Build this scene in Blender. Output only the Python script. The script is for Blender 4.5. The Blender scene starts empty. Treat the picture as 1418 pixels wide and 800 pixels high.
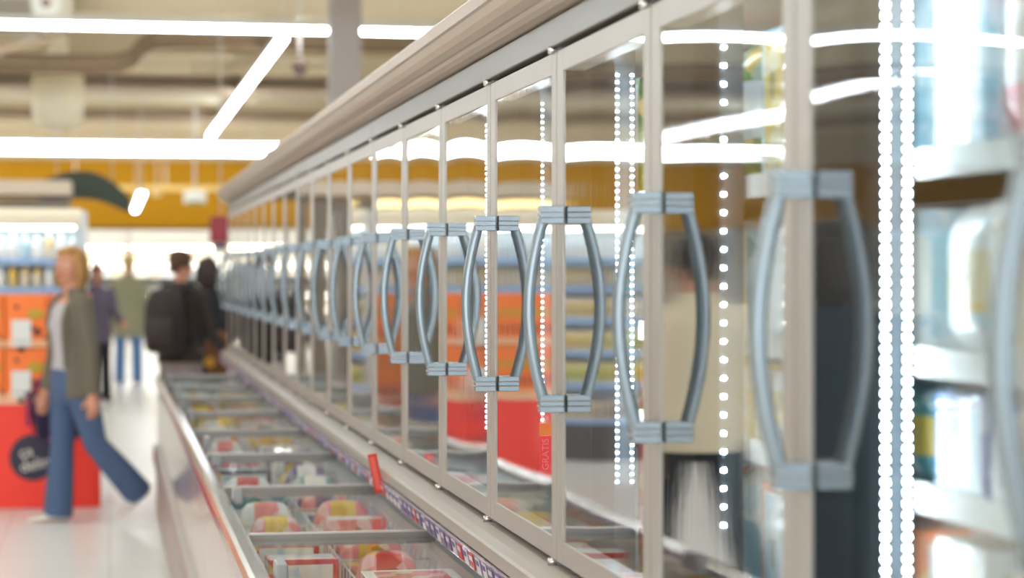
import bpy, bmesh, math, random
from mathutils import Vector, Matrix
random.seed(7)
PI = math.pi
SC = bpy.context.scene
COL = SC.collection

# ------------------------------------------------------------------ materials
def lin(c):
    c = c / 255.0
    return c / 12.92 if c <= 0.04045 else ((c + 0.055) / 1.055) ** 2.4

def rgb(r, g, b):
    return (lin(r), lin(g), lin(b), 1.0)

_mats = {}

def mat(name, col, rough=0.5, metal=0.0, spec=0.5, noise=0.0, nscale=20.0, emit=0.0, ecol=None, coat=0.0, bump=0.0):
    if name in _mats:
        return _mats[name]
    m = bpy.data.materials.new(name)
    m.use_nodes = True
    nt = m.node_tree
    b = nt.nodes['Principled BSDF']
    b.inputs['Base Color'].default_value = rgb(*col)
    b.inputs['Roughness'].default_value = rough
    b.inputs['Metallic'].default_value = metal
    b.inputs['Specular IOR Level'].default_value = spec
    b.inputs['Coat Weight'].default_value = coat
    if noise or bump:
        tc = nt.nodes.new('ShaderNodeTexCoord')
        n = nt.nodes.new('ShaderNodeTexNoise')
        n.inputs['Scale'].default_value = nscale
        n.inputs['Detail'].default_value = 4
        nt.links.new(tc.outputs['Object'], n.inputs['Vector'])
        if noise:
            mx = nt.nodes.new('ShaderNodeMix')
            mx.data_type = 'RGBA'
            a = rgb(*col)
            mx.inputs[6].default_value = tuple(max(0, x * (1 - noise)) for x in a[:3]) + (1,)
            mx.inputs[7].default_value = tuple(min(1, x * (1 + noise)) for x in a[:3]) + (1,)
            nt.links.new(n.outputs['Fac'], mx.inputs[0])
            nt.links.new(mx.outputs[2], b.inputs['Base Color'])
        if bump:
            bp = nt.nodes.new('ShaderNodeBump')
            bp.inputs['Strength'].default_value = bump
            bp.inputs['Distance'].default_value = 0.01
            nt.links.new(n.outputs['Fac'], bp.inputs['Height'])
            nt.links.new(bp.outputs['Normal'], b.inputs['Normal'])
    if emit:
        b.inputs['Emission Color'].default_value = rgb(*(ecol or col))
        b.inputs['Emission Strength'].default_value = emit
    _mats[name] = m
    return m


def glass_mat(name, tint, layers=4, rough=0.0, streak=0.0, gain=1.0):
    """flat sheet glazing: transparent, with the summed Fresnel reflection of its surfaces"""
    m = bpy.data.materials.new(name)
    m.use_nodes = True
    nt = m.node_tree
    nt.nodes.clear()
    N, L = nt.nodes.new, nt.links.new
    out = N('ShaderNodeOutputMaterial')
    tr = N('ShaderNodeBsdfTransparent'); tr.inputs['Color'].default_value = rgb(*tint)
    gl = N('ShaderNodeBsdfGlossy'); gl.inputs['Roughness'].default_value = rough
    gl.inputs['Color'].default_value = (1, 1, 1, 1)
    mx = N('ShaderNodeMixShader')
    geo = N('ShaderNodeNewGeometry')
    dot = N('ShaderNodeVectorMath'); dot.operation = 'DOT_PRODUCT'
    L(geo.outputs['Normal'], dot.inputs[0]); L(geo.outputs['Incoming'], dot.inputs[1])
    def math_node(op, a, b=None):
        n = N('ShaderNodeMath'); n.operation = op
        for i, v in enumerate((a, b)):
            if v is None: continue
            if isinstance(v, (int, float)): n.inputs[i].default_value = v
            else: L(v, n.inputs[i])
        return n.outputs[0]
    c = math_node('ABSOLUTE', dot.outputs['Value'])
    p = math_node('POWER', math_node('SUBTRACT', 1.0, c), 5.0)
    r = math_node('ADD', 0.04, math_node('MULTIPLY', p, 0.96))
    R = math_node('DIVIDE', math_node('MULTIPLY', r, float(layers)),
                  math_node('ADD', 1.0, math_node('MULTIPLY', r, float(layers - 1))))
    if gain != 1.0: R = math_node('MULTIPLY', R, gain)
    if streak:
        tc = N('ShaderNodeTexCoord'); mp = N('ShaderNodeMapping')
        mp.inputs['Scale'].default_value = (0.0, 110.0, 1.2)
        nz = N('ShaderNodeTexNoise'); nz.inputs['Scale'].default_value = 1.0; nz.inputs['Detail'].default_value = 3
        bp = N('ShaderNodeBump'); bp.inputs['Strength'].default_value = streak; bp.inputs['Distance'].default_value = 0.0004
        L(tc.outputs['Object'], mp.inputs['Vector']); L(mp.outputs['Vector'], nz.inputs['Vector'])
        L(nz.outputs['Fac'], bp.inputs['Height']); L(bp.outputs['Normal'], gl.inputs['Normal'])
    L(R, mx.inputs['Fac']); L(tr.outputs['BSDF'], mx.inputs[1]); L(gl.outputs['BSDF'], mx.inputs[2])
    L(mx.outputs['Shader'], out.inputs['Surface'])
    _mats[name] = m
    return m


def clear_mat(name, tint):
    m = bpy.data.materials.new(name)
    m.use_nodes = True
    nt = m.node_tree
    nt.nodes.clear()
    out = nt.nodes.new('ShaderNodeOutputMaterial')
    tr = nt.nodes.new('ShaderNodeBsdfTransparent'); tr.inputs['Color'].default_value = rgb(*tint)
    nt.links.new(tr.outputs[0], out.inputs['Surface'])
    _mats[name] = m
    return m

M_DOOR = mat('door_frame_grey', (176, 168, 160), 0.38, 0.0, noise=0.03, nscale=40)
M_CORN = mat('cornice_taupe', (176, 158, 140), 0.34, 0.1)
M_HEAD = mat('header_beige', (112, 107, 98), 0.35)
M_GASKET = mat('gasket_black', (38, 36, 36), 0.6)
M_INNER = mat('freezer_liner_white', (226, 232, 236), 0.35)
M_MULL = mat('mullion_grey', (26, 26, 27), 0.7, spec=.15)
M_HANDLE = mat('handle_blue_grey', (140, 152, 160), 0.26, 0.45)
M_CHROME = mat('bright_steel', (214, 212, 210), 0.16, 1.0, noise=0.05, nscale=12)
M_STEEL = mat('brushed_steel', (176, 172, 168), 0.35, 0.7)
M_PANEL = mat('chest_panel_cream', (236, 222, 208), 0.12, 0.0, coat=0.6)
M_KICK = mat('kick_plate_grey', (176, 164, 156), 0.3, 0.3)
M_BAR = mat('lid_bar_grey', (140, 136, 132), 0.35, 0.5)
M_WIRE = mat('wire_white', (226, 226, 222), 0.4)
M_LED = mat('led_dot', (235, 248, 255), 0.4, emit=70.0)
M_LEDBASE = mat('led_backing', (84, 90, 96), 0.4)
M_TUBE = mat('lamp_diffuser', (255, 255, 255), 0.4, emit=13.0, ecol=(238, 248, 255))
M_HOUSING = mat('lamp_housing', (226, 222, 214), 0.4)
M_TAGP = mat('label_purple', (112, 96, 156), 0.4, noise=0.3, nscale=60)
M_TAGW = mat('label_white', (232, 228, 238), 0.4)
M_TAGR = mat('label_red', (206, 52, 46), 0.4)
M_RAIL = mat('price_rail_lilac', (196, 186, 204), 0.25, coat=0.5)
M_GLASS = glass_mat('door_glass', (236, 242, 244), 3, 0.003, streak=0.14)
M_GBACK = clear_mat('door_glass_inner_face', (246, 250, 250))
M_GEDGE = mat('glass_edge_green', (70, 104, 104), 0.2)
M_LID = glass_mat('lid_glass', (250, 251, 250), 1, 0.01, gain=.28)

# ------------------------------------------------------------------ mesh helpers
class MB:
    def __init__(self):
        self.bm = bmesh.new()
        self.mats = []

    def mi(self, m):
        if m not in self.mats:
            self.mats.append(m)
        return self.mats.index(m)

    def box(self, lo, hi, m):
        i = self.mi(m)
        x0, y0, z0 = lo; x1, y1, z1 = hi
        v = [self.bm.verts.new(p) for p in ((x0, y0, z0), (x1, y0, z0), (x1, y1, z0), (x0, y1, z0),
                                            (x0, y0, z1), (x1, y0, z1), (x1, y1, z1), (x0, y1, z1))]
        for f in ((0, 3, 2, 1), (4, 5, 6, 7), (0, 1, 5, 4), (1, 2, 6, 5), (2, 3, 7, 6), (3, 0, 4, 7)):
            self.bm.faces.new([v[k] for k in f]).material_index = i
        return self

    def prism_y(self, prof, y0, y1, m):
        """profile of (x, z) points run along Y"""
        i = self.mi(m)
        a = [self.bm.verts.new((x, y0, z)) for x, z in prof]
        b = [self.bm.verts.new((x, y1, z)) for x, z in prof]
        n = len(prof)
        for k in range(n):
            self.bm.faces.new((a[k], a[(k + 1) % n], b[(k + 1) % n], b[k])).material_index = i
        self.bm.faces.new(a[::-1]).material_index = i
        self.bm.faces.new(b).material_index = i
        return self

    def prism_x(self, prof, x0, x1, m):
        i = self.mi(m)
        a = [self.bm.verts.new((x0, y, z)) for y, z in prof]
        b = [self.bm.verts.new((x1, y, z)) for y, z in prof]
        n = len(prof)
        for k in range(n):
            self.bm.faces.new((a[k], a[(k + 1) % n], b[(k + 1) % n], b[k])).material_index = i
        self.bm.faces.new(a[::-1]).material_index = i
        self.bm.faces.new(b).material_index = i
        return self

    def prism_z(self, prof, z0, z1, m):
        i = self.mi(m)
        a = [self.bm.verts.new((x, y, z0)) for x, y in prof]
        b = [self.bm.verts.new((x, y, z1)) for x, y in prof]
        n = len(prof)
        for k in range(n):
            self.bm.faces.new((a[k], a[(k + 1) % n], b[(k + 1) % n], b[k])).material_index = i
        self.bm.faces.new(a[::-1]).material_index = i
        self.bm.faces.new(b).material_index = i
        return self

    def tube(self, pts, rad, m, seg=10, squash=None):
        i = self.mi(m)
        pts = [Vector(p) for p in pts]
        if not isinstance(rad, (list, tuple)):
            rad = [rad] * len(pts)
        rings = []
        up0 = None
        for k, p in enumerate(pts):
            t = (pts[min(k + 1, len(pts) - 1)] - pts[max(k - 1, 0)]).normalized()
            if up0 is None:
                ref = Vector((0, 0, 1)) if abs(t.z) < 0.9 else Vector((1, 0, 0))
                a = t.cross(ref).normalized()
            else:
                a = (up0 - t * up0.dot(t)).normalized()
            up0 = a
            b = t.cross(a)
            sa, sb = squash or (1, 1)
            rings.append([self.bm.verts.new(p + (a * math.cos(2 * PI * j / seg) * sa + b * math.sin(2 * PI * j / seg) * sb) * rad[k]) for j in range(seg)])
        for r0, r1 in zip(rings, rings[1:]):
            for j in range(seg):
                f = self.bm.faces.new((r0[j], r0[(j + 1) % seg], r1[(j + 1) % seg], r1[j]))
                f.material_index = i; f.smooth = True
        self.bm.faces.new(rings[0][::-1]).material_index = i
        self.bm.faces.new(rings[-1]).material_index = i
        return self

    def ball(self, c, r, m, rot=None, useg=16, vseg=10):
        i = self.mi(m)
        if not isinstance(r, (list, tuple)):
            r = (r, r, r)
        mt = Matrix.Translation(Vector(c))
        if rot is not None:
            mt = mt @ rot.to_4x4()
        mt = mt @ Matrix.Diagonal((r[0], r[1], r[2], 1))
        d = bmesh.ops.create_uvsphere(self.bm, u_segments=useg, v_segments=vseg, radius=1.0, matrix=mt)
        for v in d['verts']:
            for f in v.link_faces:
                f.material_index = i; f.smooth = True
        return self

    def loft(self, rings, m, cap=True):
        i = self.mi(m)
        rr = [[self.bm.verts.new(p) for p in r] for r in rings]
        n = len(rr[0])
        for r0, r1 in zip(rr, rr[1:]):
            for j in range(n):
                f = self.bm.faces.new((r0[j], r0[(j + 1) % n], r1[(j + 1) % n], r1[j]))
                f.material_index = i; f.smooth = True
        if cap:
            self.bm.faces.new(rr[0][::-1]).material_index = i
            self.bm.faces.new(rr[-1]).material_index = i
        return self

    def build(self, name, parent=None, loc=(0, 0, 0), bevel=0.0, recalc=True):
        if recalc:
            bmesh.ops.recalc_face_normals(self.bm, faces=self.bm.faces[:])
        me = bpy.data.meshes.new(name)
        self.bm.to_mesh(me)
        self.bm.free()
        for m in self.mats:
            me.materials.append(m)
        o = bpy.data.objects.new(name, me)
        COL.objects.link(o)
        o.location = loc
        if parent is not None:
            o.parent = parent
        if bevel:
            bv = o.modifiers.new('bevel', 'BEVEL')
            bv.width = bevel; bv.segments = 2; bv.limit_method = 'ANGLE'
        return o


def tag(o, label, cat, group=None, kind=None):
    o['label'] = label
    o['category'] = cat
    if group: o['group'] = group
    if kind: o['kind'] = kind
    return o


def struct(o):
    o['kind'] = 'structure'
    return o


def empty(name, loc, rz=0.0):
    o = bpy.data.objects.new(name, None)
    COL.objects.link(o)
    o.location = loc
    o.rotation_euler = (0, 0, rz)
    o.empty_display_size = 0.1
    return o


def copy_tree(o, parent=None):
    c = o.copy()
    COL.objects.link(c)
    c.parent = parent
    for ch in list(o.children):
        copy_tree(ch, c)
    return c


def remesh(o, size, it=6):
    r = o.modifiers.new('remesh', 'REMESH'); r.mode = 'VOXEL'; r.voxel_size = size; r.use_smooth_shade = True
    s = o.modifiers.new('smooth', 'SMOOTH'); s.iterations = it; s.factor = 0.5
    return o


def text_mesh(name, body, size, m, depth=0.002, parent=None, loc=(0, 0, 0), rot=(0, 0, 0), align='CENTER'):
    cu = bpy.data.curves.new(name, 'FONT')
    cu.body = body; cu.size = size; cu.extrude = depth; cu.align_x = align; cu.align_y = 'CENTER'; cu.offset = 0.0
    t = bpy.data.objects.new(name + '_source', cu)
    COL.objects.link(t)
    bpy.context.view_layer.update()
    me = bpy.data.meshes.new_from_object(t.evaluated_get(bpy.context.evaluated_depsgraph_get()))
    bpy.data.objects.remove(t); bpy.data.curves.remove(cu)
    me.name = name
    me.materials.clear(); me.materials.append(m)
    o = bpy.data.objects.new(name, me)
    COL.objects.link(o)
    o.location = loc; o.rotation_euler = rot
    if parent is not None: o.parent = parent
    return o

# ------------------------------------------------------------------ camera
F = 3000.0                    # focal length in pixels of the 1418 px frame
TH = math.atan(557.0 / F)     # turned to the right of the aisle
EYE = 1.535
cam_d = bpy.data.cameras.new('camera')
cam = bpy.data.objects.new('camera', cam_d)
COL.objects.link(cam)
cam.location = (0, 0, EYE)
cam.rotation_euler = (PI / 2, 0, -TH)
cam_d.sensor_width = 36.0
cam_d.lens = F / 1418.0 * 36.0
cam_d.shift_y = -25.0 / 1418.0
cam_d.clip_start = 0.05
cam_d.dof.use_dof = True
cam_d.dof.focus_distance = 4.85
cam_d.dof.aperture_fstop = 2.8
SC.camera = cam

def at(px, d):
    """X, Y on the floor plan of what stands at depth d at frame column px"""
    k = (px - 709.0) / F
    return (d * (k * math.cos(TH) + math.sin(TH)), d * (math.cos(TH) - k * math.sin(TH)))

def zat(py, d):
    return EYE + (375.0 - py) * d / F

# ------------------------------------------------------------------ the hall
def floor_mat():
    m = mat('floor_tile', (240, 232, 218), 0.3, spec=0.35)
    nt = m.node_tree; b = nt.nodes['Principled BSDF']
    tc = nt.nodes.new('ShaderNodeTexCoord')
    br = nt.nodes.new('ShaderNodeTexBrick')
    br.offset = 0.0
    br.inputs['Scale'].default_value = 1.0
    br.inputs['Brick Width'].default_value = 0.6; br.inputs['Row Height'].default_value = 0.6
    br.inputs['Mortar Size'].default_value = 0.004
    br.inputs['Color1'].default_value = rgb(246, 245, 243); br.inputs['Color2'].default_value = rgb(243, 242, 240)
    br.inputs['Mortar'].default_value = rgb(210, 206, 200)
    nt.links.new(tc.outputs['Object'], br.inputs['Vector'])
    nt.links.new(br.outputs['Color'], b.inputs['Base Color'])
    return m

X0, X1, Y0, Y1, ZC = -20.0, 12.0, -9.0, 50.0, 4.75
struct(MB().box((X0, Y0, -0.1), (X1, Y1, 0.0), floor_mat()).build('floor'))
M_WALL = mat('wall_cream', (236, 226, 208), 0.7)
struct(MB().box((X0 - .2, Y0, 0.001), (X0, Y1 - .001, ZC + .2), M_WALL).build('wall_left'))
struct(MB().box((X1, Y0, 0.001), (X1 + .2, Y1 - .001, ZC + .2), M_WALL).build('wall_right'))
struct(MB().box((X0, Y1, 0.001), (X1, Y1 + .2, ZC + .2), M_WALL).build('wall_back'))
# roof deck: trapezoidal sheet, ribs across the aisle
M_DECK = mat('deck_cream', (222, 204, 168), 0.55, noise=0.05, nscale=3)
mb = MB()
prof = []
y = Y0
while y < Y1:
    prof += [(y, ZC), (y + .14, ZC), (y + .19, ZC + .09), (y + .33, ZC + .09)]
    y += .38
prof += [(Y1, ZC + .2), (Y0, ZC + .2)]
mb.prism_x(prof, X0, X1, M_DECK)
struct(mb.build('ceiling'))
# fascia wall that drops from the roof at the end of the hall: yellow band
M_YEL = mat('yellow_paint', (192, 138, 10), 0.6, spec=.2)
mb = MB(); mb.box((X0, 48.2, 2.48), (X1, 49.9, 3.95), M_YEL)
o = struct(mb.build('trim_1'))
struct(MB().box((X0, 48.25, 3.96), (X1, 49.9, 4.7), mat('upper_wall_tan', (226, 206, 170), 0.6)).build('trim_2'))
# beams across
M_BEAM = mat('beam_brown', (186, 160, 130), 0.5)
M_BEAML = mat('beam_cream', (224, 206, 172), 0.5)
for (yy, z0, z1, t, m) in ((24.5, 4.38, 4.7, .16, M_BEAML), (28.3, 4.30, 4.7, .12, M_BEAML), (31.2, 4.08, 4.29, .5, M_BEAM), (36.5, 4.05, 4.2, .22, M_BEAM), (39.5, 4.16, 4.7, .2, M_BEAML), (45, 4.2, 4.7, .2, M_BEAML), (12, 4.3, 4.7, .2, M_BEAML), (3, 4.3, 4.7, .2, M_BEAML)):
    mb = MB()
    mb.box((X0, yy - t, z0), (X1, yy + t, z0 + .03), m)
    mb.box((X0, yy - .02, z0 + .03), (X1, yy + .02, z1 - .03), m)
    mb.box((X0, yy - t, z1 - .03), (X1, yy + t, z1), m)
    struct(mb.build('ceiling_beam'))
# column behind the freezers
cx, cy = at(477, 21.0)
mb = MB(); mb.box((cx - .15, cy - .15, 0), (cx + .15, cy + .15, ZC), mat('column_grey', (168, 158, 150), 0.6))
mb.box((cx - .19, cy - .19, 0), (cx + .19, cy + .19, .12), M_KICK)
struct(mb.build('support_column', bevel=.012))

# round white air duct, pipes, air handler, diffuser drum
M_DUCT = mat('duct_cream', (238, 224, 192), 0.45)
mb = MB(); mb.tube([(X0 + .2, 34, 4.3), (X1 - .2, 34, 4.3)], .16, M_DUCT, 20)
for k in range(-8, 6):
    mb.tube([(k * 2.2, 34, 4.3), (k * 2.2 + .04, 34, 4.3)], .172, M_DUCT, 20)
    mb.box((k * 2.2, 33.99, 4.3), (k * 2.2 + .03, 34.01, ZC), M_DUCT)
tag(mb.build('hanging_air_duct'), 'long round cream air duct hung across the hall under the roof', 'duct')
M_PIPE = mat('pipe_brown', (142, 116, 88), 0.45)
for (dz, dy, nm) in ((0.035, 0, 'upper one of the two'), (-.075, .09, 'lower one of the two')):
    mb = MB()
    P = [(9.0, 25.3, 4.24), (0.68, 25.3, 4.24), (0.51, 25.3, 4.225), (0.37, 25.3, 4.15), (0.25, 25.3, 4.00), (0.11, 25.3, 3.945), (-.10, 25.3, 3.93), (-12, 25.3, 3.93)]
    mb.tube([(p[0], p[1] + dy, p[2] + dz) for p in P], .05, M_PIPE, 12)
    for xx in (7.5, 4.6, 1.7, -2.6, -5.5, -8.4):
        zz = 4.24 if xx > 1 else 3.93
        mb.box((xx, 25.295 + dy, zz + dz), (xx + .02, 25.305 + dy, ZC), M_PIPE)
    tag(mb.build('hanging_pipe'), 'brown bent ceiling pipe with a dropped stretch, ' + nm, 'pipe', None)
ax, ay = at(45, 23.2)
r = empty('air_handler', (ax, ay, 3.95)); tag(r, 'pale boxy air handling unit with dark slots hung under the roof', 'air handling unit')
mb = MB(); mb.box((-.75, -.3, .17), (.42, .5, .75), mat('unit_grey', (214, 202, 180), .5)); mb.build('casing', r, bevel=.02)
mb = MB()
for k in range(5): mb.box((-.7, -.315, .25 + k * .045), (.0, -.302, .275 + k * .045), mat('slot_dark', (96, 82, 66), .6))
mb.build('louvre', r)
mb = MB(); mb.tube([(.15, -.33, .42), (.15, -.31, .42)], .16, mat('fan_white', (236, 232, 222), .4), 20); mb.tube([(.15, -.35, .42), (.15, -.33, .42)], .05, M_PIPE, 12); mb.build('fan_cover', r)
for sx in (-.7, .36):
    MB().box((sx, .05, .75), (sx + .02, .07, ZC - 3.95), M_PIPE).build('hanger', r)
mb = MB()
mb.tube([(-.9, -.1, -.02), (-.3, -.1, -.05), (.2, -.1, .05), (.3, -.1, .17)], .045, M_BEAM, 10)
mb.tube([(-.9, .1, .12), (-.45, .1, -.1), (.0, .1, .1), (.02, .1, .17)], .06, mat('foil_duct', (206, 196, 180), .35, .4), 10)
mb.build('supply_pipe', r)
ax, ay = at(80, 27.0)
r = empty('air_diffuser', (ax, ay, zat(180, 27))); tag(r, 'cream hanging drum air diffuser with a rounded bottom', 'air diffuser')
mb = MB(); mb.tube([(0, 0, 0), (0, 0, .02), (0, 0, .06), (0, 0, .14), (0, 0, .68)], [.12, .2, .26, .31, .32], M_DUCT, 28); mb.build('drum', r)
mb = MB(); mb.tube([(0, 0, .68), (0, 0, ZC - zat(180, 27))], .12, M_DUCT, 16); mb.build('hanging_duct', r)
ax, ay = at(415, 22.5)
r = empty('dome_camera', (ax, ay, zat(106, 22.5))); tag(r, 'small dome camera on a thin ceiling rod above the freezers', 'camera')
mb = MB(); mb.ball((0, 0, .06), (.065, .065, .06), mat('dome_smoke', (150, 130, 126), .15), vseg=12); mb.build('dome', r)
mb = MB(); mb.tube([(0, 0, .06), (0, 0, .12), (0, 0, .17)], [.075, .075, .05], mat('camera_brown', (96, 70, 56), .5), 16); mb.build('collar', r)
mb = MB(); mb.tube([(0, 0, .16), (0, 0, ZC - zat(106, 22.5))], .015, M_HOUSING, 8); mb.build('hanger_rod', r)

# ceiling lamps: long linear luminaires
def lamp(p0, p1, label, group=None):
    a, b = Vector(p0), Vector(p1)
    d = (b - a); L = d.length
    r = empty('pendant_lamp', a, math.atan2(d.y, d.x)); tag(r, label, 'ceiling lamp', group)
    mb = MB(); mb.prism_x([(-.05, 0), (.05, 0), (.06, .07), (-.06, .07)], 0, L, M_HOUSING); mb.build('housing', r)
    mb = MB(); mb.prism_x([(-.046, -.001), (-.044, -.028), (-.03, -.046), (.03, -.046), (.044, -.028), (.046, -.001)], .01, L - .01, M_TUBE); mb.build('diffuser', r)
    n = max(2, int(L / 3))
    for k in range(n + 1):
        xx = .15 + (L - .3) * k / n
        mb = MB(); mb.tube([(xx, 0, .07), (xx, 0, ZC - a.z)], .006, M_HOUSING, 6); mb.build('hanger_rod', r)
    return r
ZL = 4.03
lx1 = 6.0
lamp((-12, 22.3, ZL), (lx1, 22.3, ZL), 'long white ceiling lamp across the hall, uppermost of those in view')
lamp((-12, 43.0, ZL), (lx1, 43.0, ZL), 'far white ceiling lamp across the hall, upper of the close pair')
lamp((-12, 46.0, ZL), (lx1, 46.0, ZL), 'far white ceiling lamp across the hall, lower of the close pair')
lamp((1.82, 23.2, ZL), (1.82, 40.2, ZL), 'white ceiling lamp running along the aisle, slanting in the photo')
for (yy, t) in ((17, 'over the chilled wall shelf'), (12.5, 'over the orange display'), (8, 'over the middle of the freezers'), (3.6, 'above the near freezer doors'), (-4.5, 'furthest behind the camera')):
    lamp((-12, yy, ZL), (lx1, yy, ZL), 'added out-of-view white ceiling lamp across the hall ' + t)  # unseen rows added as ambient fill light for the hall
lamp((-3.6, 26, ZL), (-3.6, 42, ZL), 'white ceiling lamp along the hall over the left shelves')
lamp((-8.6, 26, ZL), (-8.6, 42, ZL), 'white ceiling lamp along the hall over the far left')
# short bright lamp low in front of the yellow wall
sx, sy = at(185, 38.0)
r = lamp((-.07, 33, zat(268, 33.0)), (-.07, 42, zat(268, 33.0)), 'short bright hanging lamp beside the dark green arch')
r.location.x = at(196, 33)[0]

# dark green arch sign
M_ARCH = mat('arch_dark_green', (42, 52, 32), .5)
ax, ay = at(120, 26)
r = empty('arch_sign', (ax, ay, 0)); tag(r, 'dark green crescent arch sign hanging in front of the yellow wall', 'sign')
mb = MB()
def arc_pts(n=24):
    top, bot = [], []
    for k in range(n + 1):
        u = k / n
        x = -.56 + 1.08 * u
        top.append((x, zat(262, 26) + .22 * math.sin(PI * min(1, u * .8 + .12)) - .32 * max(0, u - .5) ** 2 * 2))
        bot.append((x, zat(287, 26) + .10 * math.sin(PI * min(1, u * 1.1)) - .18 * max(0, u - .6) ** 2 * 2 - (.0 if u > .02 else .02)))
    return top, bot
top, bot = arc_pts()
i = mb.mi(M_ARCH)
for (pa, pb) in (((-.04), .04),):
    fa, fb = [], []
    for (t, b_) in zip(top, bot):
        fa.append((mb.bm.verts.new((t[0], pa, t[1])), mb.bm.verts.new((b_[0], pa, b_[1]))))
        fb.append((mb.bm.verts.new((t[0], pb, t[1])), mb.bm.verts.new((b_[0], pb, b_[1]))))
    for k in range(len(fa) - 1):
        mb.bm.faces.new((fa[k][0], fa[k + 1][0], fa[k + 1][1], fa[k][1]))
        mb.bm.faces.new((fb[k][0], fb[k][1], fb[k + 1][1], fb[k + 1][0]))
        mb.bm.faces.new((fa[k][0], fb[k][0], fb[k + 1][0], fa[k + 1][0]))
        mb.bm.faces.new((fa[k][1], fa[k + 1][1], fb[k + 1][1], fb[k][1]))
    mb.bm.faces.new((fa[0][0], fa[0][1], fb[0][1], fb[0][0])); mb.bm.faces.new((fa[-1][0], fb[-1][0], fb[-1][1], fa[-1][1]))
mb.build('arch_panel', r)
for sx in (-.35, .3):
    mb = MB(); mb.tube([(sx, 0, zat(262, 26) + .1), (sx, 0, ZC)], .008, M_HOUSING, 6); mb.build('hanger_rod', r)
# small white hanging sign and sensor
ax, ay = at(270, 34)
r = empty('exit_sign', (ax, ay, zat(283, 34))); tag(r, 'small white hanging box sign with a green lower edge on a rod', 'sign')
MB().box((-.17, -.04, .02), (.17, .04, .22), mat('sign_white', (236, 232, 220), .4)).build('sign_box', r, bevel=.01)
MB().box((-.13, -.046, 0), (.13, .03, .05), mat('sign_green', (110, 130, 60), .4)).build('lower_edge', r)
mb = MB(); mb.tube([(0, 0, .2), (0, 0, ZC - zat(283, 34))], .018, M_HOUSING, 8); mb.build('hanger_rod', r)
ax, ay = at(217, 40)
r = empty('ceiling_sensor', (ax, ay, zat(272, 40))); tag(r, 'tiny pale sensor on a rod in front of the yellow wall', 'sensor')
mb = MB(); mb.ball((0, 0, .06), (.1, .1, .07), mat('sensor_pale', (226, 196, 130), .4)); mb.build('sensor_body', r)
mb = MB(); mb.tube([(0, 0, .1), (0, 0, ZC - zat(272, 40))], .012, M_HOUSING, 8); mb.build('hanger_rod', r)
# cream cable tray in front of the yellow wall
mb = MB(); mb.box((-3, 44.5, 3.17), (9, 44.7, 3.27), mat('tray_yellow', (236, 200, 120), .5))
for k in range(7): mb.box((-2.5 + 1.8 * k, 44.58, 3.27), (-2.47 + 1.8 * k, 44.62, ZC), M_HOUSING)
tag(mb.build('hanging_cable_tray'), 'pale horizontal cable tray hung before the yellow wall', 'cable tray')
# dark red sign at the end of the freezer run
ax, ay = at(305, 21)
r = empty('hanging_sign', (ax, ay, zat(345, 21))); tag(r, 'dark red hanging sign with a blue foot past the freezer end', 'sign')
MB().box((-.1, -.05, .06), (.1, .05, .32), mat('sign_crimson', (150, 24, 36), .4)).build('sign_panel', r, bevel=.012)
MB().box((-.07, -.05, 0), (.06, .05, .055), mat('sign_navy', (52, 58, 92), .4)).build('sign_foot', r, bevel=.006)
mb = MB(); mb.tube([(0, 0, .3), (0, 0, ZC - zat(345, 21))], .006, M_HOUSING, 8); mb.build('hanger_rod', r)

# ------------------------------------------------------------------ upright freezers
XD = 0.861                     # plane of the door fronts
PITCH = 0.75
DZ0, DZ1, GZ0, GZ1 = .967, 1.965, 1.010, 1.922

def door_mesh():
    mb = MB()
    y0, y1, a, b = .004, PITCH - .004, .05, PITCH - .058      # near stile, far stile
    mb.box((0, y0, DZ0), (.042, a, DZ1), M_DOOR)
    mb.box((0, b, DZ0), (.042, y1, DZ1), M_DOOR)
    mb.box((0, a, DZ0), (.042, b, GZ0), M_DOOR)
    mb.box((0, a, GZ1), (.042, b, DZ1), M_DOOR)
    # black gasket behind the frame and round the edge of the glazing
    mb.box((.006, b - .004, GZ0), (.056, b, GZ1), M_GASKET); mb.box((.006, a, GZ0), (.056, a + .003, GZ1), M_GASKET)
    mb.box((.042, y0 + .008, DZ0 + .01), (.056, a - .006, DZ1 - .01), M_GASKET)
    mb.box((.042, b + .006, DZ0 + .01), (.056, y1 - .008, DZ1 - .01), M_GASKET)
    return mb, a, b

def pane_mesh(a, b, bow=.0018):
    """sealed glazing unit, drawn in a little at its middle as cold units are"""
    mb = MB()
    gi, bi, ei = mb.mi(M_GLASS), mb.mi(M_GBACK), mb.mi(M_GEDGE)
    n, k = 28, 28
    def P(x, i, j):
        u, v = 2 * i / n - 1, 2 * j / k - 1
        s = bow * (1 - u * u) * (1 - v * v * .85)
        return (x + s, a + (b - a) * i / n, GZ0 + (GZ1 - GZ0) * j / k)
    fr = [[mb.bm.verts.new(P(.003, i, j)) for j in range(k + 1)] for i in range(n + 1)]
    bk = [[mb.bm.verts.new(P(.024, i, j)) for j in range(k + 1)] for i in range(n + 1)]
    for i in range(n):
        for j in range(k):
            f = mb.bm.faces.new((fr[i][j], fr[i][j + 1], fr[i + 1][j + 1], fr[i + 1][j])); f.material_index = gi; f.smooth = True
            f = mb.bm.faces.new((bk[i][j], bk[i + 1][j], bk[i + 1][j + 1], bk[i][j + 1])); f.material_index = bi; f.smooth = True
    return mb

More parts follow.
